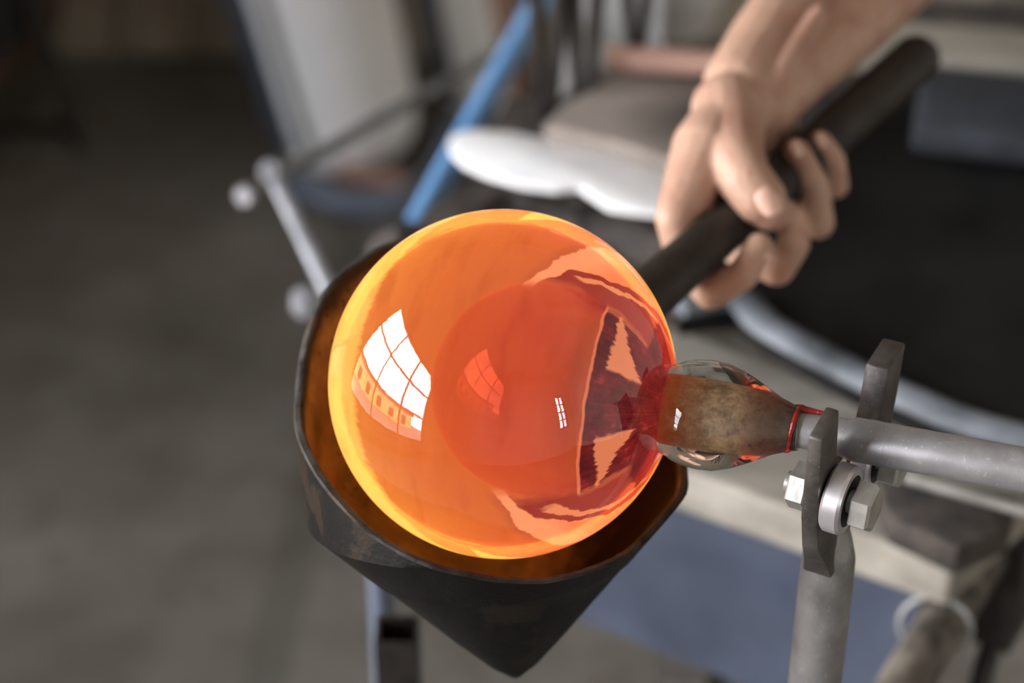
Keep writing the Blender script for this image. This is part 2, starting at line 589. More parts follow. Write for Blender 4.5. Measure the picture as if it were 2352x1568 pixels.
def m_core():
    b = N('scaled_pipe_core')
    v = b.coords()
    f = b.noise(v, 170, 6, 0.75)
    sp = b.math('GREATER_THAN', b.noise(v, 500, 2, 0.6), 0.66)
    c = b.ramp(f, [(0.36, srgb(92, 72, 50)), (0.64, srgb(206, 180, 140))])
    c = b.mix(b.math('MULTIPLY', sp, 0.6), c, srgb(190, 120, 60))
    sx = b.n('VectorMath', _operation='DOT_PRODUCT', i0=v)
    sx.inputs[1].default_value = GAX
    k = b.ramp(b.math('MULTIPLY_ADD', sx.outputs['Value'], 16.0, b.math('MULTIPLY_ADD', f, 0.25, 0.45)), [(0.06, (1, 1, 1, 1)), (0.42, (0, 0, 0, 1))])
    c = b.mix(k, c, srgb(214, 112, 30))  # glow scattered from the bubble, painted orange on the near end
    dk = b.ramp(b.math('MULTIPLY_ADD', sx.outputs['Value'], 16.0, b.math('MULTIPLY_ADD', f, 0.5, 0.25)), [(0.55, (0, 0, 0, 1)), (0.85, (1, 1, 1, 1))])
    c = b.mix(b.math('MULTIPLY', dk, 0.75), c, srgb(48, 38, 32))
    s = b.n('BsdfPrincipled', Base__Color=c, Roughness=0.5, Normal=b.bump(f, 0.4, 0.001))
    return b.done(s.outputs[0])


M['core'] = m_core()
M['ember'] = simple('red_glass_thread', (0.16, 0.010, 0.008, 1), (0.42, 0.02, 0.012, 1), 80, 0.15)


def m_skin():
    b = N('skin')
    v = b.coords()
    f = b.noise(v, 22, 4, 0.55)
    f2 = b.noise(v, 240, 3, 0.6)
    c = b.ramp(f, [(0.30, srgb(166, 124, 106)), (0.55, srgb(184, 150, 130)), (0.75, srgb(162, 108, 96))])
    h = b.math('ADD', f2, b.noise(v, 60, 3))
    s = b.n('BsdfPrincipled', Base__Color=c, Roughness=0.48, Normal=b.bump(h, 0.45, 0.0016))
    s.inputs['Subsurface Weight'].default_value = 0.15
    s.inputs['Subsurface Radius'].default_value = (0.010, 0.004, 0.002)
    s.inputs['Subsurface Scale'].default_value = 0.5
    return b.done(s.outputs[0])


M['skin'] = m_skin()
M['nail'] = simple('fingernail', srgb(222, 178, 160), srgb(232, 196, 180), 60, 0.28, 0, 0.05)
M['cloth'] = simple('grey_shirt', srgb(70, 72, 78), srgb(92, 94, 100), 60, 0.9)
M['white'] = simple('white_plastic', srgb(244, 246, 247), srgb(250, 250, 250), 5, 0.5, 0, 0.05)
M['slate'] = simple('dark_slate_blue', srgb(58, 66, 78), srgb(72, 80, 92), 8, 0.55)
M['blue'] = simple('blue_paint', srgb(110, 164, 222), srgb(128, 180, 232), 12, 0.45, 0, 0.05)
M['greybar'] = simple('dull_grey_steel', srgb(124, 122, 116), srgb(156, 154, 148), 30, 0.45, 0.4)
M['lightbar'] = simple('bright_grey_steel', srgb(150, 152, 158), srgb(186, 188, 194), 20, 0.35, 0.4)
M['wood'] = None


def m_board(name, c1, c2, burn=0.0, centre=(0, 0, 0), size=0.1):
    b = N(name)
    v = b.coords()
    g = b.noise(b.n('Mapping', Vector=v, Scale=(0.2, 1, 1), Rotation=(0, 0, rad(-25))).outputs[0], 40, 5, 0.6)
    c = b.ramp(g, [(0.3, c1), (0.7, c2)])
    if burn:
        dist = b.n('VectorMath', _operation='DISTANCE', i0=v)
        dist.inputs[1].default_value = centre
        w = b.math('SUBTRACT', b.math('ADD', dist.outputs['Value'], b.math('MULTIPLY', b.noise(v, 18, 4), size * 0.8)), size * 0.75)
        k = b.math('SUBTRACT', 1.0, b.math('DIVIDE', w, size), clamp=True)
        c = b.mix(b.math('MULTIPLY', k, burn, clamp=True), c, srgb(30, 26, 23))
    s = b.n('BsdfPrincipled', Base__Color=c, Roughness=0.7, Normal=b.bump(g, 0.3, 0.002))
    return b.done(s.outputs[0])


M['board'] = m_board('worn_grey_board', srgb(112, 103, 96), srgb(140, 130, 122), 1.0, (0.06, 0.0, 0.03), 0.07)
M['plank'] = m_board('worn_bench_plank', srgb(118, 113, 104), srgb(158, 152, 142))
M['char'] = simple('charred_wood', srgb(38, 34, 32), srgb(72, 64, 58), 40, 0.8, 0, 0.6, dist=0.004)
M['paper'] = simple('white_glossy_sheet', srgb(232, 235, 238), srgb(246, 247, 248), 12, 0.3, 0, 0.15, lo=0.4, hi=0.5)
M['black'] = simple('black_sheet_iron', (0.004, 0.004, 0.004, 1), (0.012, 0.0115, 0.011, 1), 12, 0.7, 0, 0.1, spec=0.15)
M['rimmetal'] = simple('worn_tray_rim', srgb(46, 50, 56), srgb(118, 124, 132), 16, 0.7, 0.0, 0.3)
M['navy'] = simple('navy_cloth', srgb(26, 29, 35), srgb(38, 42, 49), 30, 0.9)
M['bluepanel'] = simple('blue_grey_panel', srgb(52, 60, 76), srgb(66, 74, 90), 14, 0.55, 0, 0.1)
M['pink'] = simple('reddish_wood', srgb(160, 126, 114), srgb(190, 152, 138), 30, 0.6, 0, 0.1, (0.2, 1, 1))
M['iron'] = simple('black_tool_iron', srgb(36, 32, 29), srgb(60, 54, 49), 40, 0.5, 0.3)
M['rust'] = simple('dirty_brown_pipe', srgb(58, 52, 46), srgb(122, 114, 104), 34, 0.55, 0.2, 0.3)
M['palegrey'] = simple('pale_grey_board', srgb(138, 138, 136), srgb(160, 160, 158), 8, 0.8)
M['tyre'] = simple('black_hose_rubber', srgb(22, 22, 24), srgb(34, 34, 36), 30, 0.6)
M['brown'] = simple('brown_hose', srgb(70, 50, 34), srgb(92, 68, 46), 30, 0.7)
M['dullblue'] = simple('dull_blue_tube', srgb(84, 92, 108), srgb(104, 112, 128), 20, 0.5)
M['wire'] = simple('grey_wire', srgb(150, 150, 150), srgb(176, 176, 174), 40, 0.45, 0.2)

# ------------------------------------------------------------------ the room
def struct(name, bm, m, parent=None, smooth=False):
    o = obj(name, bm, m, parent, smooth)
    if not parent: o['kind'] = 'structure'
    return o


struct('floor', box(((RX0 + RX1) / 2, (RY0 + RY1) / 2, -0.05), RX1 - RX0 + 0.4, RY1 - RY0 + 0.4, 0.1), M['floor'])
struct('ceiling', box(((RX0 + RX1) / 2, (RY0 + RY1) / 2, RZ + 0.05), RX1 - RX0 + 0.4, RY1 - RY0 + 0.4, 0.1), M['ceiling'])




def holed_wall(name, axis, at, u0, u1, win, out, win2=None):
    """wall in plane axis=at from u0..u1 with one window opening win=(a0,a1,z0,z1)"""
    bm = bmesh.new()
    c = at + out * 0.1
    a0, a1, z0, z1 = win
    parts = [(u0, a0, 0, RZ), (a1, u1, 0, RZ), (a0, a1, 0, z0), (a0, a1, z1, RZ)]
    if win2:
        c0, c1_, y0, y1 = win2
        parts[1:2] = [(a1, c0, 0, RZ), (c1_, u1, 0, RZ), (c0, c1_, 0, y0), (c0, c1_, y1, RZ)]
    for (p0, p1, q0, q1) in parts:
        cu, su, cz, sz = (p0 + p1) / 2, p1 - p0, (q0 + q1) / 2, q1 - q0
        if axis == 'x': box((c, cu, cz), 0.2, su, sz, bm=bm)
        else: box((cu, c, cz), su, 0.2, sz, bm=bm)
    return struct(name, bm, M['plaster'])


def window(name, axis, at, win, nu, nz, rng):
    """frame, glazing bars and panes of a window set in the opening"""
    a0, a1, z0, z1 = win
    def pt(u, z): return (at, u, z) if axis == 'x' else (u, at, z)
    def bx(u, z, su, sz, th, bm=None): return box(pt(u, z), th if axis == 'x' else su, su if axis == 'x' else th, sz, bm=bm)
    fr = bmesh.new()
    for (u, z, su, sz) in (((a0 + a1) / 2, z0 + 0.03, a1 - a0, 0.06), ((a0 + a1) / 2, z1 - 0.03, a1 - a0, 0.06), (a0 + 0.03, (z0 + z1) / 2, 0.06, z1 - z0 - 0.12), (a1 - 0.03, (z0 + z1) / 2, 0.06, z1 - z0 - 0.12)):
        bx(u, z, su, sz, 0.08, fr)
    root = struct(name, fr, M['frame'])
    us = [a0 + 0.06 + (a1 - a0 - 0.12) * k / nu for k in range(nu + 1)]
    zs = [z0 + 0.06 + (z1 - z0 - 0.12) * k / nz for k in range(nz + 1)]
    for k in range(1, nu): obj('glazing_bar', bx(us[k], (z0 + z1) / 2, 0.045, z1 - z0 - 0.12, 0.05), M['frame'], root, False)
    for k in range(1, nz): obj('glazing_bar', bx((a0 + a1) / 2, zs[k], a1 - a0 - 0.12, 0.045, 0.04), M['frame'], root, False)
    for i in range(nu):
        for j in range(nz):
            obj('pane', bx((us[i] + us[i + 1]) / 2, (zs[j] + zs[j + 1]) / 2, us[i + 1] - us[i] - 0.043, zs[j + 1] - zs[j] - 0.043, 0.006), M['pane'], root, False)


holed_wall('wall_left', 'x', RX0, RY0 - 0.2, RY1 + 0.2, WIN_L, -1)
holed_wall('wall_front', 'y', RY0, RX0, RX1, WIN_F, -1)
back = struct('wall_back', box(((RX0 + RX1) / 2, RY1 + 0.15, RZ / 2), RX1 - RX0, 0.2, RZ), M['plaster'])
for k in range(36):
    obj('board', box((RX0 + 0.075 + 0.145 * k, RY1 + 0.03, RZ / 2), 0.137, 0.03 + 0.006 * random.random(), RZ, bevel=0.004, seg=1), M['wallboard'], back, False)
struct('wall_right', box((RX1 + 0.1, (RY0 + RY1) / 2, RZ / 2), 0.2, RY1 - RY0 + 0.4, RZ), M['plaster'])
window('window_1', 'x', RX0 - 0.1, WIN_L, 3, 3, 0)
window('window_2', 'y', RY0 - 0.1, WIN_F, 2, 4, 0)

# house across the yard, seen only as a reflection in the glass
hb = empty('house', (-9.0, -1.0, -0.4))
obj('facade', box((-9.0, -1.0, 0.1), 0.5, 9.0, 1.6), M['facade'], hb, False)
obj('roof', box((-9.1, -1.0, 1.05), 0.9, 9.4, 0.25, up=(0.3, 0, 1)), M['roof'], hb, False)
for k in range(5): obj('house_window', box((-8.74, -4.4 + k * 1.7, 0.2), 0.05, 0.6, 0.8), M['darkpane'], hb, False)
tag(hb, 'ochre house outside, mirrored in the hot glass', 'house')
struct('ground', box((-8.0, 0, -0.45), 11.0, 16, 0.1), M['floor'])

# ------------------------------------------------------------------ the mould (cup on a handle)
cup = empty('ladle_mould', (0, 0.0, 0.82))
tag(cup, 'black charred cone-bottomed mould cup with long dark handle under the glowing glass', 'ladle')
CO = Vector((-0.0028, -0.0055, 0.9383))
CAX = Vector((-0.10, 0.32, 1.0)).normalized()
RW = 0.0906
CL = 0.1005                       # depth of the cone below its shoulder
RIM = [(-180, 52), (-165, 46), (-158, 42), (-150, 35), (-138, 24.5), (-128, 14.5), (-120, 9), (-104, -1), (-94, -8), (-83, -13), (-70, -16), (-56, -16.5), (-42, -16), (-30, -14.5), (-24, -10), (-18, -1), (-4, 7), (20, 14), (40, 30), (58, 50), (75, 80), (88, 105), (98, 113), (118, 113), (132, 107.5), (146, 100), (162, 81), (172, 64), (180, 52)]


def rim_h(deg):
    deg = (deg + 180) % 360 - 180
    for (a, h), (b, g) in zip(RIM, RIM[1:]):
        if a <= deg <= b:
            t = (deg - a) / (b - a)
            return (h + (g - h) * t) / 1000
    return RIM[0][1] / 1000


def rim_at(th):
    h = sum(rim_h(math.degrees(th) + o) for o in (-6, -3, 0, 3, 6)) / 5
    return h + 0.0007 * mnoise.noise(Vector((math.cos(th) * 9, math.sin(th) * 9, 1)))


def cyl(c0, axv, r, th, h):
    X = Vector((1, 0, 0)); X = (X - axv * X.dot(axv)).normalized()
    Y = axv.cross(X)
    return c0 + axv * h + (X * math.cos(th) + Y * math.sin(th)) * r


def cup_r(z):
    """outer radius of the mould at height z over the shoulder"""
    r = RW if z >= 0 else RW * (1 + z / CL)
    return r + (0.0011 if z > -0.0295 else 0)


def cup_shell(n=144):
    bm = bmesh.new()
    apex = bm.verts.new(cyl(CO, CAX, 0, 0, -0.0945))
    grid = []
    for k in range(n):
        th = 2 * math.pi * k / n
        h = rim_at(th) - 0.0012
        zt = min(0.0, h - 0.004)
        zs = [-0.0936, -0.0905, -0.0865, -0.070, -0.050, -0.036, -0.0305, -0.0290, -0.0270] + [-0.0270 + (zt + 0.0270) * j / 3 for j in (1, 2, 3)] + [zt + (h - zt) * j / 4 for j in (1, 2, 3, 4)]
        grid.append([bm.verts.new(cyl(CO, CAX, (0.0030, 0.0065, 0.0118)[i] if i < 3 else cup_r(z), th, z)) for i, z in enumerate(zs)])
    for k in range(n):
        A, B = grid[k], grid[(k + 1) % n]
        bm.faces.new([apex, B[0], A[0]])
        for i in range(len(A) - 1): bm.faces.new([A[i], B[i], B[i + 1], A[i + 1]])
    return bm


def cup_rim(n=144):
    bm = bmesh.new()
    grid = []
    for k in range(n):
        th = 2 * math.pi * k / n
        h = rim_at(th)
        w = 0.0006 * mnoise.noise(Vector((math.cos(th) * 40, math.sin(th) * 40, 4)))
        r = cup_r(h - 0.0012)
        grid.append([bm.verts.new(cyl(CO, CAX, q, th, z)) for q, z in ((r, h - 0.0012), (r - 0.0008, h + w), (r - 0.0032, h + 0.0004 + w), (r - 0.0046, h - 0.0010))])
    for k in range(n):
        A, B = grid[k], grid[(k + 1) % n]
        for i in range(3): bm.faces.new([A[i], B[i], B[i + 1], A[i + 1]])
    return bm


def cup_lining(n=144):
    bm = bmesh.new()
    grid = []
    bot = bm.verts.new(cyl(CO, CAX, 0, 0, -0.064))
    for k in range(n):
        th = 2 * math.pi * k / n
        h = rim_at(th) - 0.0010
        zt = min(0.0, h - 0.004)
        zs = [h + (zt - h) * j / 5 for j in range(6)] + [zt + (-0.060 - zt) * j / 8 for j in range(1, 9)]
        grid.append([bm.verts.new(cyl(CO, CAX, cup_r(z - 0.0002) - 0.0046 - 0.001 * min(i, 1), th, z)) for i, z in enumerate(zs)])
    for k in range(n):
        A, B = grid[k], grid[(k + 1) % n]
        for i in range(len(A) - 1): bm.faces.new([A[i], B[i], B[i + 1], A[i + 1]])
        bm.faces.new([A[-1], B[-1], bot])
    return bm


obj('cup', cup_shell(), M['cup_out'], cup, angle=25)
o = obj('rim', cup_rim(), M['cup_rim'], cup)
bm = cup_lining()
lay = bm.verts.layers.float.new('lip')
for k, v in enumerate(bm.verts):      # first row of every column is the burnt lip
    v[lay] = 1.0 if (k - 1) % 14 == 0 and k else 0.0
o = obj('lining', bm, M['cup_in'], cup)
o['label'] = 'scorched brown inside of the cup lit by the glass'
# handle: leaves the back wall level, away and to the right
HZ = 0.968
H0 = atz(1515, 655, HZ)
H1 = atz(2112, 128, HZ)
HD = (H1 - H0).normalized()
HS = H0 - HD * 0.073
HLEN = (H1 - HS).length
prof = [(0, 0), (0, 0.0155), (0.05, 0.0148), (0.12, 0.0138), (HLEN * 0.6, 0.0140), (HLEN * 0.9, 0.0158), (HLEN - 0.006, 0.0162), (HLEN - 0.001, 0.0150), (HLEN, 0.0125), (HLEN, 0)]
obj('handle', lathe(prof, HS, HD, 32), M['handle'], cup)

# ------------------------------------------------------------------ glass bubble
B0 = Vector((0, 0, 1.0))
RB = 0.081
bub = empty('glass_bubble', (0, 0, 0.919))
tag(bub, 'glowing orange and red molten glass bubble with clear neck resting in the black mould', 'glass bubble')


def sphere_profile():
    pr = []
    end = math.acos(0.0212 / RB)            # latitude where the neck meets the ball
    for k in range(0, 57):
        a = -math.pi / 2 + (math.pi / 2 + end) * k / 56
        pr.append((RB * math.sin(a), max(RB * math.cos(a), 0.0)))
    return pr


pr = sphere_profile()
bm = lathe(pr, B0, GAX, 128)
# close the ball behind the neck
bm2 = lathe([(pr[-1][0], pr[-1][1]), (pr[-1][0] + 0.0015, 0.012), (pr[-1][0] + 0.002, 0.0)], B0, GAX, 128, bm=bm)
bmesh.ops.remove_doubles(bm, verts=bm.verts[:], dist=1e-5)
ob = obj('shell', bm, M['hot'], bub, angle=60)


def recentre(o, c):
    """move the mesh origin to c (world) so object coordinates start there"""
    w = Vector(o.location)
    q = o.parent
    while q:
        w += Vector(q.location)
        q = q.parent
    dlt = Vector(c) - w
    o.data.transform(Matrix.Translation(-dlt))
    o.location = Vector(o.location) + dlt


recentre(ob, B0)
# air pocket inside
cav = []
for k in range(33):
    a = -math.pi / 2 + math.pi * k / 32
    t, r = 0.034 * math.sin(a), 0.034 * math.cos(a)
    if t > 0.020: t = 0.020 + (t - 0.020) * 0.25
    cav.append((t, max(r, 0)))
ob = obj('air_pocket', lathe(cav, B0 + GAX * 0.012, GAX, 96), M['hot_inner'], bub, angle=60)
recentre(ob, B0)
# neck
T0 = pr[-1][0]
neck = [(T0 + 0.0003, 0.0), (T0 + 0.0003, 0.0205), (T0 + 0.0030, 0.0213), (0.0835, 0.0226), (0.089, 0.0242), (0.096, 0.0250), (0.103, 0.0246), (0.110, 0.0225), (0.1165, 0.0196), (0.123, 0.0163), (0.129, 0.0130), (0.135, 0.0108), (0.1395, 0.0096)]
ob = obj('neck_casing', lathe(neck + [(0.1395, 0)], B0, GAX, 96), M['clear'], bub, angle=50)
ob['label'] = 'clear glass casing over the pipe end'
core = [(T0 + 0.0015, 0), (T0 + 0.0015, 0.0104), (0.09, 0.0108), (0.10, 0.0110), (0.115, 0.0106), (0.128, 0.0100), (0.1385, 0.0090), (0.1385, 0)]
ob = obj('neck_core', jitter(lathe(core, B0, GAX, 40), 0.0004, 120), M['core'], bub, angle=60)
ob['label'] = 'brown scaled core inside the clear neck'

# ------------------------------------------------------------------ blowpipe
PA = P(1850, 988, 0.888)
PD = Vector((math.cos(rad(18)), -math.sin(rad(18)), 0))
pipe = empty('blowpipe', PA)
tag(pipe, 'long grey steel blowpipe lying in the roller rest and holding the hot glass', 'blowpipe')
pp = [(-0.0085, 0.0), (-0.0085, 0.0082), (0.0, 0.0083), (0.019, 0.0085), (0.0215, 0.0099), (0.12, 0.0099), (0.95, 0.0103), (0.952, 0.0095), (0.952, 0.006), (0.94, 0.006), (0.94, 0)]
obj('tube', lathe(pp, PA, PD, 40), M['steel_pipe'], pipe)
# red glass threads smeared on the pipe tip
th = bmesh.new()
d_, a_, b_ = frame(GAX)
for (a0, a1, t0, t1, r) in ((0.9, 4.6, 0.1385, 0.1350, 0.0011), (0.9, 1.25, 0.136, 0.1470, 0.0013), (1.3, 1.2, 0.1385, 0.1500, 0.0010), (3.6, 4.6, 0.137, 0.131, 0.0014)):
    pts = []
    for k in range(9):
        u = k / 8
        a = a0 + (a1 - a0) * u
        t = t0 + (t1 - t0) * u
        rr = 0.0098 if t < 0.1395 else 0.0092
        pts.append(B0 + d_ * t + (a_ * math.cos(a) + b_ * math.sin(a)) * rr)
    tube(pts, [r * (1.25 - 0.7 * abs(u / 8 - 0.4)) for u in range(9)], 8, bm=th)
ob = obj('glass_thread', th, M['ember'], bub)
ob['label'] = 'red glass smeared on the pipe tip'

# ------------------------------------------------------------------ roller rest (yoke)
E1, E3 = PD, Vector((0, 0, 1))
E2 = E3.cross(E1)                    # away from the camera
tq = 0.0155
QC = PA + PD * tq                    # where the plate crosses the pipe axis


Y1 = Vector((math.cos(rad(29)), -math.sin(rad(29)), 0))      # the fork is set a little askew to the pipe
Y2 = E3.cross(Y1)


def Q(a, b, c): return QC + Y1 * a + Y2 * b + E3 * c


rest = empty('pipe_rest', Q(0, 0.003, -0.20))
tag(rest, 'forked steel pipe rest with rollers under the blowpipe on a round post', 'pipe rest')


def prong(pts, shift):
    """flat bar; pts = (e2 inner, e2 outer, e3) rows"""
    bm = bmesh.new()
    rows = []
    for (b0, b1, c0, c1, t) in pts:
        rows.append([bm.verts.new(Q(shift * (1 if c > -0.045 else 0) + s * t / 2, b, c)) for (b, c, s) in ((b0, c0, -1), (b1, c1, -1), (b1, c1, 1), (b0, c0, 1))])
    for A, B in zip(rows, rows[1:]):
        for k in range(4): bm.faces.new([A[k], A[(k + 1) % 4], B[(k + 1) % 4], B[k]])
    bm.faces.new(rows[0]); bm.faces.new(rows[-1][::-1])
    bmesh.ops.recalc_face_normals(bm, faces=bm.faces[:])
    bmesh.ops.bevel(bm, geom=bm.edges[:], offset=0.0012, segments=2, profile=0.5, affect='EDGES')
    return jitter(bm, 0.0004, 90)


obj('fork_prong', prong([(-0.034, -0.014, 0.0205, 0.0245, 0.0065), (-0.0335, -0.0125, 0.0, 0.0, 0.0072), (-0.032, -0.004, -0.026, -0.026, 0.0075), (-0.026, 0.004, -0.045, -0.042, 0.008), (-0.018, 0.014, -0.058, -0.058, 0.011), (-0.012, 0.012, -0.070, -0.070, 0.014)], 0.0), M['steel_dark'], rest)
obj('fork_prong', prong([(0.034, 0.056, 0.0185, 0.0205, 0.0110), (0.030, 0.053, -0.004, -0.004, 0.0115), (0.020, 0.046, -0.030, -0.032, 0.011), (0.003, 0.030, -0.046, -0.052, 0.010), (-0.008, 0.016, -0.060, -0.060, 0.010)], 0.003), M['steel_dark'], rest)
# post, flattened into the fork at its top
bm = bmesh.new()
rings = []
npost = 36
for (z, r1, r2) in ((-0.050, 0.0052, 0.0150), (-0.056, 0.0062, 0.0150), (-0.062, 0.0095, 0.0142), (-0.070, 0.0122, 0.0132), (-0.085, 0.0128, 0.0129), (-0.20, 0.0128, 0.0128), (-0.9995, 0.0128, 0.0128)):
    cc = Q(0.0, 0.003, z if z > -0.9 else z)
    rings.append([bm.verts.new(cc + Y1 * (r1 * math.cos(2 * math.pi * k / npost)) + Y2 * (r2 * math.sin(2 * math.pi * k / npost))) for k in range(npost)])
for A, B in zip(rings, rings[1:]):
    for k in range(npost): bm.faces.new([A[k], A[(k + 1) % npost], B[(k + 1) % npost], B[k]])
bm.faces.new(rings[0]); bm.faces.new(rings[-1][::-1])
obj('post', bm, M['steel'], rest)
obj('foot_plate', lathe([(0, 0), (0, 0.11), (0.008, 0.11), (0.010, 0.105), (0.010, 0)], Vector((Q(0, 0.003, 0).x, Q(0, 0.003, 0).y, 0.0)), (0, 0, 1), 40), M['steel_dark'], rest)


def hexbolt(c, ax, r, h, rot=0.0):
    return lathe([(0, 0), (0, r * 0.96), (0.0006, r), (h - 0.0012, r), (h, r * 0.86), (h, 0)], c, ax, 6, start=rot)


for s in (-1, 1):
    bc = (s * 0.0185, -0.0185)
    ring = lathe([(0.0045, 0.0120), (0.0047, 0.0148), (0.0060, 0.0160), (0.0125, 0.0160), (0.0138, 0.0148), (0.0140, 0.0120)], Q(0, *bc), Y1, 48, close=True)
    rl = obj('roller', ring, M['bearing'], rest, angle=35)
    rl['label'] = 'polished bearing roller'
    obj('seal', lathe([(0.0052, 0.0), (0.0052, 0.0121), (0.0134, 0.0121), (0.0134, 0.0)], Q(0, *bc), Y1, 40), M['rubber'], rl)
    bt = obj('bolt', lathe([(-0.016, 0), (-0.016, 0.0052), (0.0195, 0.0052), (0.0195, 0)], Q(0, *bc), Y1, 20), M['zinc'], rest)
    obj('bolt_head', hexbolt(Q(0.0165, *bc), Y1, 0.0118, 0.0092, 0.35), M['zinc'], bt, False)
    obj('nut', hexbolt(Q(-0.0132, *bc), Y1, 0.0110, 0.0092, 0.1), M['zinc'], bt, False)

# ------------------------------------------------------------------ hand and forearm
def hand_depth(px, py):
    """depth at which the sight line through a pixel passes closest to the handle axis"""
    r = ray(px, py)
    w = H0 - CAM
    rr, rh, rw, hw = r.dot(r), r.dot(HD), r.dot(w), HD.dot(w)
    return (rw - rh * hw) / (rr - rh * rh)


def J(px, py, dmm): return P(px, py, hand_depth(px, py) + dmm / 710)


def capsule(bm, p0, r0, p1, r1, n=14):
    """convex hull of two balls, closed"""
    p0, p1 = Vector(p0), Vector(p1)
    d, a, b = frame(p1 - p0)
    pr = []
    for k in range(0, 6):
        t = -math.pi / 2 + (math.pi / 2) * k / 5
        pr.append((r0 * math.sin(t), max(r0 * math.cos(t), 0)))
    L = (p1 - p0).length
    for k in range(0, 6):
        t = (math.pi / 2) * k / 5
        pr.append((L + r1 * math.sin(t), max(r1 * math.cos(t), 0)))
    lathe(pr, p0, d, n, bm=bm)


def chain(bm, js):
    pts = [(Vector(p), r) for p, r in js]
    for (p, r), (q, s) in zip(pts, pts[1:]): capsule(bm, p, r, q, s)


hand = bmesh.new()
wrist = (J(1722, 215, -2), 0.024)
fore = (J(1905, 10, -4), 0.031)
elbow_p = P(2250, -420, 1.30)
# forearm: two bones side by side give the flattened section
for off in (-0.009, 0.009):
    sd = Vector((0.77, 0, 0)) * off - UP * 0.63 * off
    chain(hand, [(wrist[0] + sd * 0.9, 0.0220), (J(1800, 120, -3) + sd * 1.4, 0.0232), (fore[0] + sd * 1.8, 0.0265), (J(2080, -190, -4) + sd * 2.2, 0.034), (elbow_p + sd * 1.0, 0.036)])
chain(hand, [(elbow_p, 0.040), (P(2120, -800, 1.36), 0.046), (P(1980, -1250, 1.42), 0.054)])
# tendons standing out on the wrist
chain(hand, [(J(1795, 262, -14), 0.0045), (J(1850, 190, -22), 0.0062), (J(1960, 60, -34), 0.0060), (J(2080, -90, -30), 0.005)])
chain(hand, [(J(1765, 215, -22), 0.0045), (J(1800, 150, -27), 0.0060), (J(1880, 30, -36), 0.0055)])
mcp_i = J(1552, 500, 8); mcp_m = J(1620, 462, 24); mcp_r = J(1695, 420, 30); mcp_l = J(1765, 360, 30)
chain(hand, [(wrist[0], 0.021), (J(1622, 345, -2), 0.0205), (mcp_i, 0.0120)])
chain(hand, [(wrist[0], 0.021), (J(1655, 350, 10), 0.0165), (mcp_m, 0.0125)])
chain(hand, [(wrist[0], 0.021), (J(1720, 330, 16), 0.0160), (mcp_r, 0.0120)])
chain(hand, [(J(1745, 225, 4), 0.019), (J(1775, 290, 16), 0.0160), (mcp_l, 0.0115)])
# fingers curl under the handle and back over its near side
chain(hand, [(mcp_i, 0.0118), (J(1572, 600, 20), 0.0102), (J(1632, 672, 12), 0.0098)])
chain(hand, [(J(1632, 672, 12), 0.0098), (J(1706, 632, -6), 0.0090), (J(1744, 566, -17), 0.0080)])
chain(hand, [(mcp_m, 0.0120), (J(1700, 575, 28), 0.0105), (J(1786, 618, 12), 0.0100), (J(1826, 560, -6), 0.0090), (J(1806, 492, -17), 0.0080)])
chain(hand, [(mcp_r, 0.0115), (J(1790, 490, 32), 0.0102), (J(1880, 512, 10), 0.0098), (J(1872, 430, -9), 0.0088), (J(1830, 348, -20), 0.0078)])
chain(hand, [(mcp_l, 0.0110), (J(1845, 410, 30), 0.0092), (J(1918, 425, 10), 0.0086), (J(1914, 370, -8), 0.0078), (J(1884, 326, -17), 0.0070)])
# thumb over the top
chain(hand, [(J(1668, 250, -2), 0.021), (J(1676, 315, -9), 0.0200), (J(1690, 372, -20), 0.0168), (J(1714, 415, -26), 0.0152), (J(1745, 455, -27), 0.0150), (J(1768, 482, -25), 0.0122)])
me = bpy.data.meshes.new('tmp_hand')
hand.to_mesh(me)
hand.free()
tmp = bpy.data.objects.new('tmp_hand', me)
COL.objects.link(tmp)
rm = tmp.modifiers.new('r', 'REMESH')
rm.mode = 'VOXEL'
rm.voxel_size = 0.0016
sm = tmp.modifiers.new('s', 'SMOOTH')
sm.factor = 0.5
sm.iterations = 7
dg = bpy.context.evaluated_depsgraph_get()
ev = tmp.evaluated_get(dg)
bm = bmesh.new()
bm.from_mesh(ev.to_mesh())
ev.to_mesh_clear()
bpy.data.objects.remove(tmp)
person = obj('person', bm, M['skin'], None, angle=180)
tag(person, 'bare forearm and hand gripping the dark mould handle, thumb on top', 'person')


def nail(c, d, nrm, L, W, name='fingernail'):
    d = Vector(d).normalized()
    nrm = Vector(nrm)
    nrm = (nrm - d * nrm.dot(d)).normalized()
    s = d.cross(nrm)
    bm = bmesh.new()
    bmesh.ops.create_uvsphere(bm, u_segments=20, v_segments=12, radius=1)
    for v in bm.verts:
        x, y, z = v.co
        # squarish outline, curved across
        k = max(abs(x), abs(y), 1e-6)
        rr = math.hypot(x, y)
        f = (rr / k) ** 0.5 if rr > 1e-6 else 1
        x, y = x * f, y * f
        v.co = Vector(c) + d * (x * L / 2) + s * (y * W / 2) + nrm * (z * 0.0012 - (y * y) * W * 0.16)
    return obj(name, bm, M['nail'], person)


VW = -FW
nail(J(1768, 462, -39.5), J(1782, 492, -35.5) - J(1754, 438, -39), VW + RT * 0.25, 0.0165, 0.0135)
nail(J(1757, 575, -21), J(1746, 560, -20) - J(1768, 600, -18), VW * 0.6 + RT * 0.8 - UP * 0.2, 0.0105, 0.0085)
nail(J(1832, 340, -27), J(1826, 330, -26) - J(1852, 380, -22), VW * 0.8 + RT * 0.5, 0.010, 0.008)
nail(J(1888, 320, -23), J(1880, 312, -22) - J(1902, 350, -18), VW * 0.8 + RT * 0.5, 0.009, 0.007)

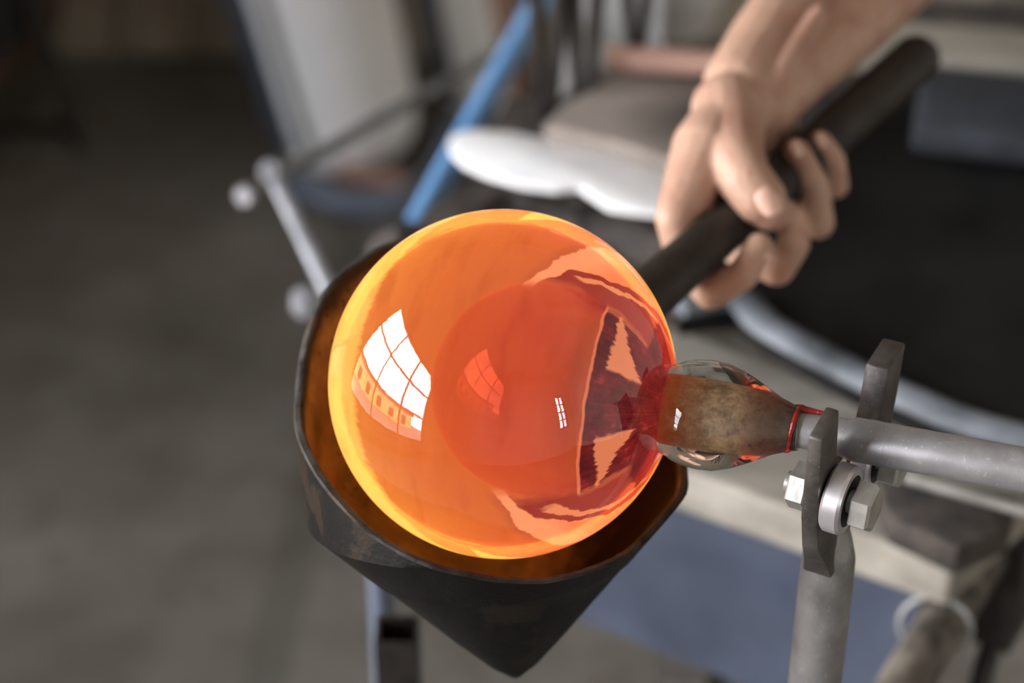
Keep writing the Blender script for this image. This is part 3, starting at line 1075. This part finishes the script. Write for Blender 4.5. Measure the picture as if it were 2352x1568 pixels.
# ------------------------------------------------------------------ bench with its plank, apron and pipe arm
PZ = 0.72
bench = empty('work_bench', (0.3, 0.2, 0))
tag(bench, 'worn grey wooden bench rail with a blue apron running below the blowpipe', 'bench')
b1, b2 = atz(1540, 745, PZ), atz(2420, 1090, PZ)
c1, c2 = atz(1440, 1035, PZ), atz(2190, 1300, PZ)
bdir = (c2 - c1).normalized()
c3 = c2 + bdir * 0.35
obj('plank', slab([b1, b2, c2, c1], 0.035, 0.004), M['plank'], bench, False)
ap0, ap1 = c1 + Vector((0, 0, -0.036)) - bdir * 0.1, c1.lerp(c2, 0.90) + Vector((0, 0, -0.036))
mid = (ap0 + ap1) / 2
nrm_b = Vector((0, 0, 1)).cross(bdir)
obj('apron', box(mid + nrm_b * 0.03 + Vector((0, 0, -0.075)), (ap1 - ap0).length, 0.02, 0.15, bdir), M['bluepanel'], bench, False)
for k in (0.0, 1.0):
    q = c1.lerp(c2, 0.02 + 0.72 * k) + nrm_b * 0.12
    obj('leg', box((q.x, q.y, (PZ - 0.035) / 2), 0.045, 0.045, PZ - 0.036, bdir), M['steel_dark'], bench, False)

# arm of pipe sticking out of the bench towards the photographer, with a wire ring
AZ = 0.655
a0, a1 = atz(2290, 1225, AZ), atz(2060, 1600, AZ)
arm = empty('pipe_stub', (a0.x, a0.y, AZ - 0.02))
tag(arm, 'grey pipe stub sticking out under the bench with a pale wire ring', 'pipe')
ad_ = (a1 - a0).normalized()
obj('tube', lathe([(-0.03, 0.0), (-0.03, 0.0165), (0.26, 0.0165), (0.26, 0.0)], a0, ad_, 32), M['rust'], arm)
rc = atz(2148, 1440, AZ)
obj('ring', lathe([(0.0016 * math.cos(t), 0.0232 + 0.0016 * math.sin(t)) for t in [2 * math.pi * k / 8 for k in range(8)]], rc, ad_ + Vector((0.25, 0, 0.1)), 40, close=True), M['wire'], arm)
br = empty('bench_bracket', atz(2265, 1330, 0.62))
tag(br, 'black iron bracket hanging from the bench beside the pipe stub', 'bracket')
obj('plate', box(atz(2320, 1320, 0.625), 0.03, 0.05, 0.10, bdir, bevel=0.003), M['iron'], br, False)
obj('hanger', tube(catmull([atz(2320, 1270, 0.65), atz(2310, 1390, 0.60), atz(2262, 1530, 0.56), atz(2245, 1620, 0.54)], 5), 0.008, 12), M['iron'], br)
t = obj('thin_rod', tube([atz(2080, 1095, 0.77), atz(2500, 1215, 0.77)], 0.004, 12), M['greybar'])
tag(t, 'thin grey rod lying on the bench just below the blowpipe', 'rod')
t = obj('iron_offcut', jitter(slab([atz(*p, PZ + 0.022) for p in ((2000, 1075), (2340, 1140), (2320, 1205), (2205, 1262), (2040, 1185))], 0.022, 0.003), 0.003, 30), M['char'])
tag(t, 'dark burnt block on the bench behind the bolt head', 'block')

# black tray to the right with its pale worn rim
TZ = 0.79
tray = empty('black_tray', atz(2050, 600, TZ - 0.04))
tag(tray, 'large black iron tray with pale worn rim on the bench behind the hand', 'tray')
edge = [(1560, 690), (1690, 672), (1760, 735), (1900, 812), (2060, 890), (2230, 960), (2420, 1010)]
obj('tray_floor', slab([atz(*p, TZ - 0.012) for p in edge + [(2520, 1000), (2520, 330), (2140, 190), (1900, 300), (1720, 560)]], 0.03), M['black'], tray, False)
obj('tray_rim', tube(catmull([atz(p[0], p[1] + 12, TZ - 0.006) for p in edge], 5), 0.0125, 14, flat=0.55), M['rimmetal'], tray)
# things behind, upper right
t = obj('folded_cloth', jitter(box(atz(2330, 270, 0.80), 0.16, 0.12, 0.03, (1, -0.25, 0), bevel=0.01, seg=3), 0.004, 20), M['navy'])
tag(t, 'folded navy cloth on the bench at the end of the handle', 'cloth')
t = obj('grey_plank', box(atz(2340, 130, 0.80), 0.34, 0.07, 0.02, (1, -0.18, 0), bevel=0.003), M['plank'])
tag(t, 'grey plank lying behind the navy cloth', 'plank')
t = obj('dark_plank', box(atz(2350, 60, 0.80), 0.34, 0.045, 0.02, (1, -0.18, 0), bevel=0.003), M['char'])
tag(t, 'dark plank between the grey plank and the tan plank', 'plank')
t = obj('tan_plank', box(atz(2300, -25, 0.80), 0.40, 0.055, 0.02, (1, -0.1, 0), bevel=0.003), M['board'])
tag(t, 'tan plank at the very back beyond the dark plank', 'plank')

# slab board, white sheet and burnt wood behind the bubble
BZ = 0.815
t = obj('burnt_board', slab([atz(*p, BZ) for p in ((1245, 285), (1290, 240), (1420, 165), (1760, 150), (1760, 420), (1540, 362), (1400, 318))], 0.022, 0.004), M['board'])
tag(t, 'thick grey board with a burnt black patch left of the wrist', 'board')
WZ = 0.800
top = [(1028, 322), (1045, 302), (1090, 296), (1170, 300), (1300, 326), (1420, 362), (1545, 398)]
bot = [(1545, 492), (1460, 480), (1400, 470), (1365, 448), (1330, 425), (1280, 432), (1200, 420), (1120, 398), (1060, 372), (1034, 346)]
t = obj('white_sheet', jitter(slab([atz(*p, WZ) for p in top + bot], 0.006, 0.002), 0.001, 25), M['paper'])
tag(t, 'bright white round-ended sheet lying between the blue tube and the hand', 'sheet')
t = obj('burnt_log', jitter(tube(catmull([atz(880, 590, 0.753), atz(1010, 540, 0.753), atz(1180, 500, 0.753), atz(1360, 515, 0.753), atz(1560, 580, 0.753)], 8), [0.012] + [0.023] * 31 + [0.02], 16, flat=0.8), 0.010, 38), M['char'])
tag(t, 'charred lumpy wood just behind the top of the glass bubble', 'wood')
t = obj('ember_lump', jitter(lathe([(0, 0), (0.001, 0.008), (0.008, 0.013), (0.016, 0.012), (0.022, 0.006), (0.023, 0)], atz(1345, 470, 0.77), (0.1, 0, 1), 14), 0.003, 70), M['char'])
tag(t, 'small charred lump in front of the notch in the white sheet', 'lump')
t = obj('wooden_stick', tube([atz(1395, 132, 0.83), atz(1700, 150, 0.83)], [0.0115, 0.0095], 14), M['pink'])
tag(t, 'reddish wooden stick lying behind the burnt board', 'stick')
t = obj('burnt_top', slab([atz(*p, 0.730) for p in ((905, 560), (1000, 455), (1110, 400), (1260, 235), (1420, 130), (2500, -60), (2500, 700), (1640, 690), (1400, 620))], 0.03, 0.003), M['char'], bench)
t['label'] = 'dark burnt bench top'

# iron tools standing in a rack
def tongs(px, py, tilt, label, h=0.34):
    p = P(px, py, 1.62)
    root = empty('iron_tongs', p)
    tag(root, label, 'tongs', 'iron tongs standing behind the board')
    for sgn in (-1, 1):
        pts = [p + Vector((sgn * 0.004, 0, 0)), p + Vector((sgn * 0.010 + tilt * 0.3, 0.004, h * 0.35)), p + Vector((sgn * 0.010 + tilt * 0.7, 0.006, h * 0.7)), p + Vector((sgn * 0.004 + tilt, 0.008, h))]
        obj('blade', tube(catmull(pts, 5), [0.0042 + 0.0026 * math.sin(k / 15 * math.pi) for k in range(16)], 10, flat=0.6), M['iron'], root)
    obj('spring', tube(catmull([p + Vector((-0.006 + tilt, 0.008, h)), p + Vector((tilt, 0.01, h + 0.02)), p + Vector((0.006 + tilt, 0.008, h))], 5), 0.006, 10), M['iron'], root)


tongs(1256, 280, 0.0, 'black iron tongs nearest the blue tube')
tongs(1340, 250, 0.0, 'black iron tongs second from the blue tube, left of the stick end')
tongs(1462, 110, -0.004, 'black iron tongs standing apart beyond the stick end', 0.26)
t = obj('pale_board', box(P(1405, 60, 1.95), 0.10, 0.015, 0.34, (1, -0.15, 0), (0, 0.15, 1)), M['palegrey'], None, False)
tag(t, 'pale board leaning upright behind the black iron tongs', 'board')
t = obj('tool_ledge', box(P(1330, 285, 1.63), 0.13, 0.05, 0.012, (1, -0.2, 0)), M['char'], None, False)
tag(t, 'dark ledge under the black iron tongs', 'ledge')

# blue tube
bl0, bl1 = P(962, 510, 1.66), P(1275, -60, 2.02)
t = obj('blue_tube', tube([bl0 - (bl1 - bl0) * 0.02, bl0, bl1, bl1 + (bl1 - bl0) * 0.4], 0.0112, 16), M['blue'])
tag(t, 'slanting bright blue painted tube behind the white sheet', 'tube')

# rod stand with a long dull rod
r0, r1 = P(572, 443, 1.64), P(1215, 82, 2.12)
rst = empty('rod_stand', P(745, 645, 1.62))
tag(rst, 'long dull grey rod with a bright strut standing left of the blue tube', 'stand')
obj('crossbar', tube([r0, r1], 0.0062, 14), M['greybar'], rst)
cp = obj('end_cap', lathe([(0, 0), (0, 0.0075), (0.004, 0.0085), (0.010, 0.0075), (0.010, 0)], r0, r0 - r1, 20), M['lightbar'], rst)
s0, s1 = P(626, 396, 1.63), P(748, 648, 1.56)
obj('strut', tube([s0, s1, s1 + (s1 - s0) * 0.9], 0.0070, 14, flat=0.7), M['lightbar'], rst)
obj('bolt', lathe([(0, 0), (0, 0.010), (0.006, 0.010), (0.008, 0.008), (0.008, 0)], s0 - FW * 0.008, -FW, 6), M['lightbar'], rst)
t = obj('pale_foot', jitter(lathe([(0, 0), (0.0, 0.008), (0.008, 0.0125), (0.018, 0.011), (0.024, 0)], P(706, 722, 1.5), (0, 0, 1), 16), 0.002, 60), M['lightbar'])
t.name = 'foot_clamp'
tag(t, 'pale clamp peeking out left of the mould below the bright strut', 'clamp')

# white drums at the back wall
def drum(name, pxl, pxr, pyb, ytop, yb, lean, label, m):
    d = (atz((pxl + pxr) / 2, yb, 0) - CAM).dot(FW)
    c = P((pxl + pxr) / 2, yb, d)
    r = (pxr - pxl) / 2 * d / FPX
    ax = Vector((lean, 0.0, 1)).normalized()
    root = empty(name, c)
    tag(root, label, 'drum')
    H = 0.62
    obj('body', lathe([(0.0, 0), (0.0, r * 0.78), (0.02, r * 0.90), (0.08, r * 0.97), (0.2, r), (H, r * 1.08), (H, 0)], c, ax, 48), m, root)
    return root, c, ax, r


root, c, ax, r = drum('white_drum', 640, 985, 0, 0, 335, -0.20, 'large leaning white drum against the back wall', M['white'])


def strip(root, c, ax, r, a0, a1, m, name, off=0.004):
    """curved strip on a drum between two angles"""
    bm = bmesh.new()
    d, a, b = frame(ax)
    g = []
    for t, k in ((0.03, 0.92), (0.08, 0.97), (0.2, 1.0), (0.62, 1.08)):
        g.append([[bm.verts.new(c + d * t + (Vector((1, 0, 0)) * math.cos(x) + Vector((0, 1, 0)) * math.sin(x)) * (r * k + o)) for o in (-0.002, off)] for x in [rad(a0 + (a1 - a0) * j / 8) for j in range(9)]])
    for A, B in zip(g, g[1:]):
        for j in range(8):
            for o in (0, 1): bm.faces.new([A[j][o], A[j + 1][o], B[j + 1][o], B[j][o]])
        for j in (0, 8): bm.faces.new([A[j][0], A[j][1], B[j][1], B[j][0]])
    for A in (g[0], g[-1]):
        for j in range(8): bm.faces.new([A[j][0], A[j + 1][0], A[j + 1][1], A[j][1]])
    return obj(name, bm, m, root)


o = strip(root, c, ax, r, 178, 228, M['slate'], 'side_band', 0.012)  # darker slate tone along the drum's left side
o['label'] = 'dark slate band down the left side'
o = strip(root, c, ax, r, 240, 250, M['greybar'], 'seam_band', 0.002)
root, c, ax, r = drum('pale_drum', 1010, 1215, 0, 0, 225, -0.16, 'narrower pale drum standing right of the large white drum', M['white'])
o = strip(root, c, ax, r, 205, 240, M['dullblue'], 'side_band', 0.003)
o['label'] = 'blue-grey stripe'
o = strip(root, c, ax, r, 305, 345, M['pink'], 'red_band', 0.003)
o['label'] = 'faded red stripe'
t = obj('white_bag', jitter(lathe([(0, 0), (0.0, 0.03), (0.01, 0.042), (0.05, 0.05), (0.13, 0.048), (0.17, 0.03), (0.18, 0)], P(1545, 70, 2.02), (0.05, 0, 1), 28), 0.004, 14), M['white'])
tag(t, 'white rounded sack standing beyond the tongs', 'sack')
# hoses on the floor
def hose(name, pts, r, m, label):
    t = obj(name, tube(catmull([atz(p[0], p[1], r) for p in pts], 8), r, 12), m)
    tag(t, label, 'hose')


hose('red_hose', [(780, 400), (840, 409), (890, 414), (930, 418)], 0.017, M['pink'], 'faded red hose on the floor in front of the white drum')
hose('grey_hose', [(680, 420), (760, 455), (860, 466), (960, 445), (1020, 375), (1035, 270)], 0.022, M['dullblue'], 'blue-grey hose curving on the floor in front of the white drum')

# iron stand under the cup
pc = P(912, 1445, 1.24)
st_ = empty('tube_stand', (pc.x, pc.y, 0))
tag(st_, 'dark open-topped square tube standing below the mould', 'stand')
bm = bmesh.new()
w = 0.0135
ring_o = [(-w, -w), (w, -w), (w, w), (-w, w)]
def lvl(k, z): return [bm.verts.new(Vector((pc.x + x * k, pc.y + y * k, z))) for x, y in ring_o]
L = [lvl(1, 0.0), lvl(1, pc.z), lvl(0.82, pc.z), lvl(0.82, pc.z - 0.25)]
for A, B in zip(L, L[1:]):
    for k in range(4): bm.faces.new([A[k], A[(k + 1) % 4], B[(k + 1) % 4], B[k]])
bm.faces.new(L[-1]); bm.faces.new(L[0])
obj('tube', bm, M['iron'], st_, False)
obj('foot_plate', box((pc.x, pc.y, 0.006), 0.16, 0.16, 0.012), M['iron'], st_, False)
pb = P(872, 1300, 1.36)
t = obj('pale_pole', tube([Vector((pb.x, pb.y, 0.0)), Vector((pb.x, pb.y, pb.z + 0.05))], 0.0085, 14), M['dullblue'])
tag(t, 'pale blue-grey pole just behind the dark square tube', 'pole')

# dark coil in the far corner
cw = atz(20, 300, 0)
cl = empty('hose_reel', cw)
tag(cl, 'dark hose reel with a brown coil on black legs in the far corner', 'reel')
obj('coil', lathe([(0.022 * math.cos(t), 0.125 + 0.028 * math.sin(t)) for t in [2 * math.pi * k / 12 for k in range(12)]], cw + Vector((-0.03, 0, 0.24)), (0.5, -1, 0.1), 48, close=True), M['brown'], cl)
obj('drum', lathe([(-0.03, 0), (-0.03, 0.10), (0.03, 0.10), (0.03, 0)], cw + Vector((-0.03, 0, 0.24)), (0.5, -1, 0.1), 40), M['tyre'], cl)
obj('leg', tube([cw + Vector((0.06, -0.02, 0.34)), cw + Vector((0.13, -0.06, 0.0))], 0.012, 10), M['iron'], cl)
obj('leg', tube([cw + Vector((-0.12, 0.02, 0.34)), cw + Vector((-0.16, -0.06, 0.0))], 0.012, 10), M['iron'], cl)
obj('crossbar', tube([cw + Vector((-0.16, -0.05, 0.03)), cw + Vector((0.13, -0.05, 0.03))], 0.012, 10), M['iron'], cl)
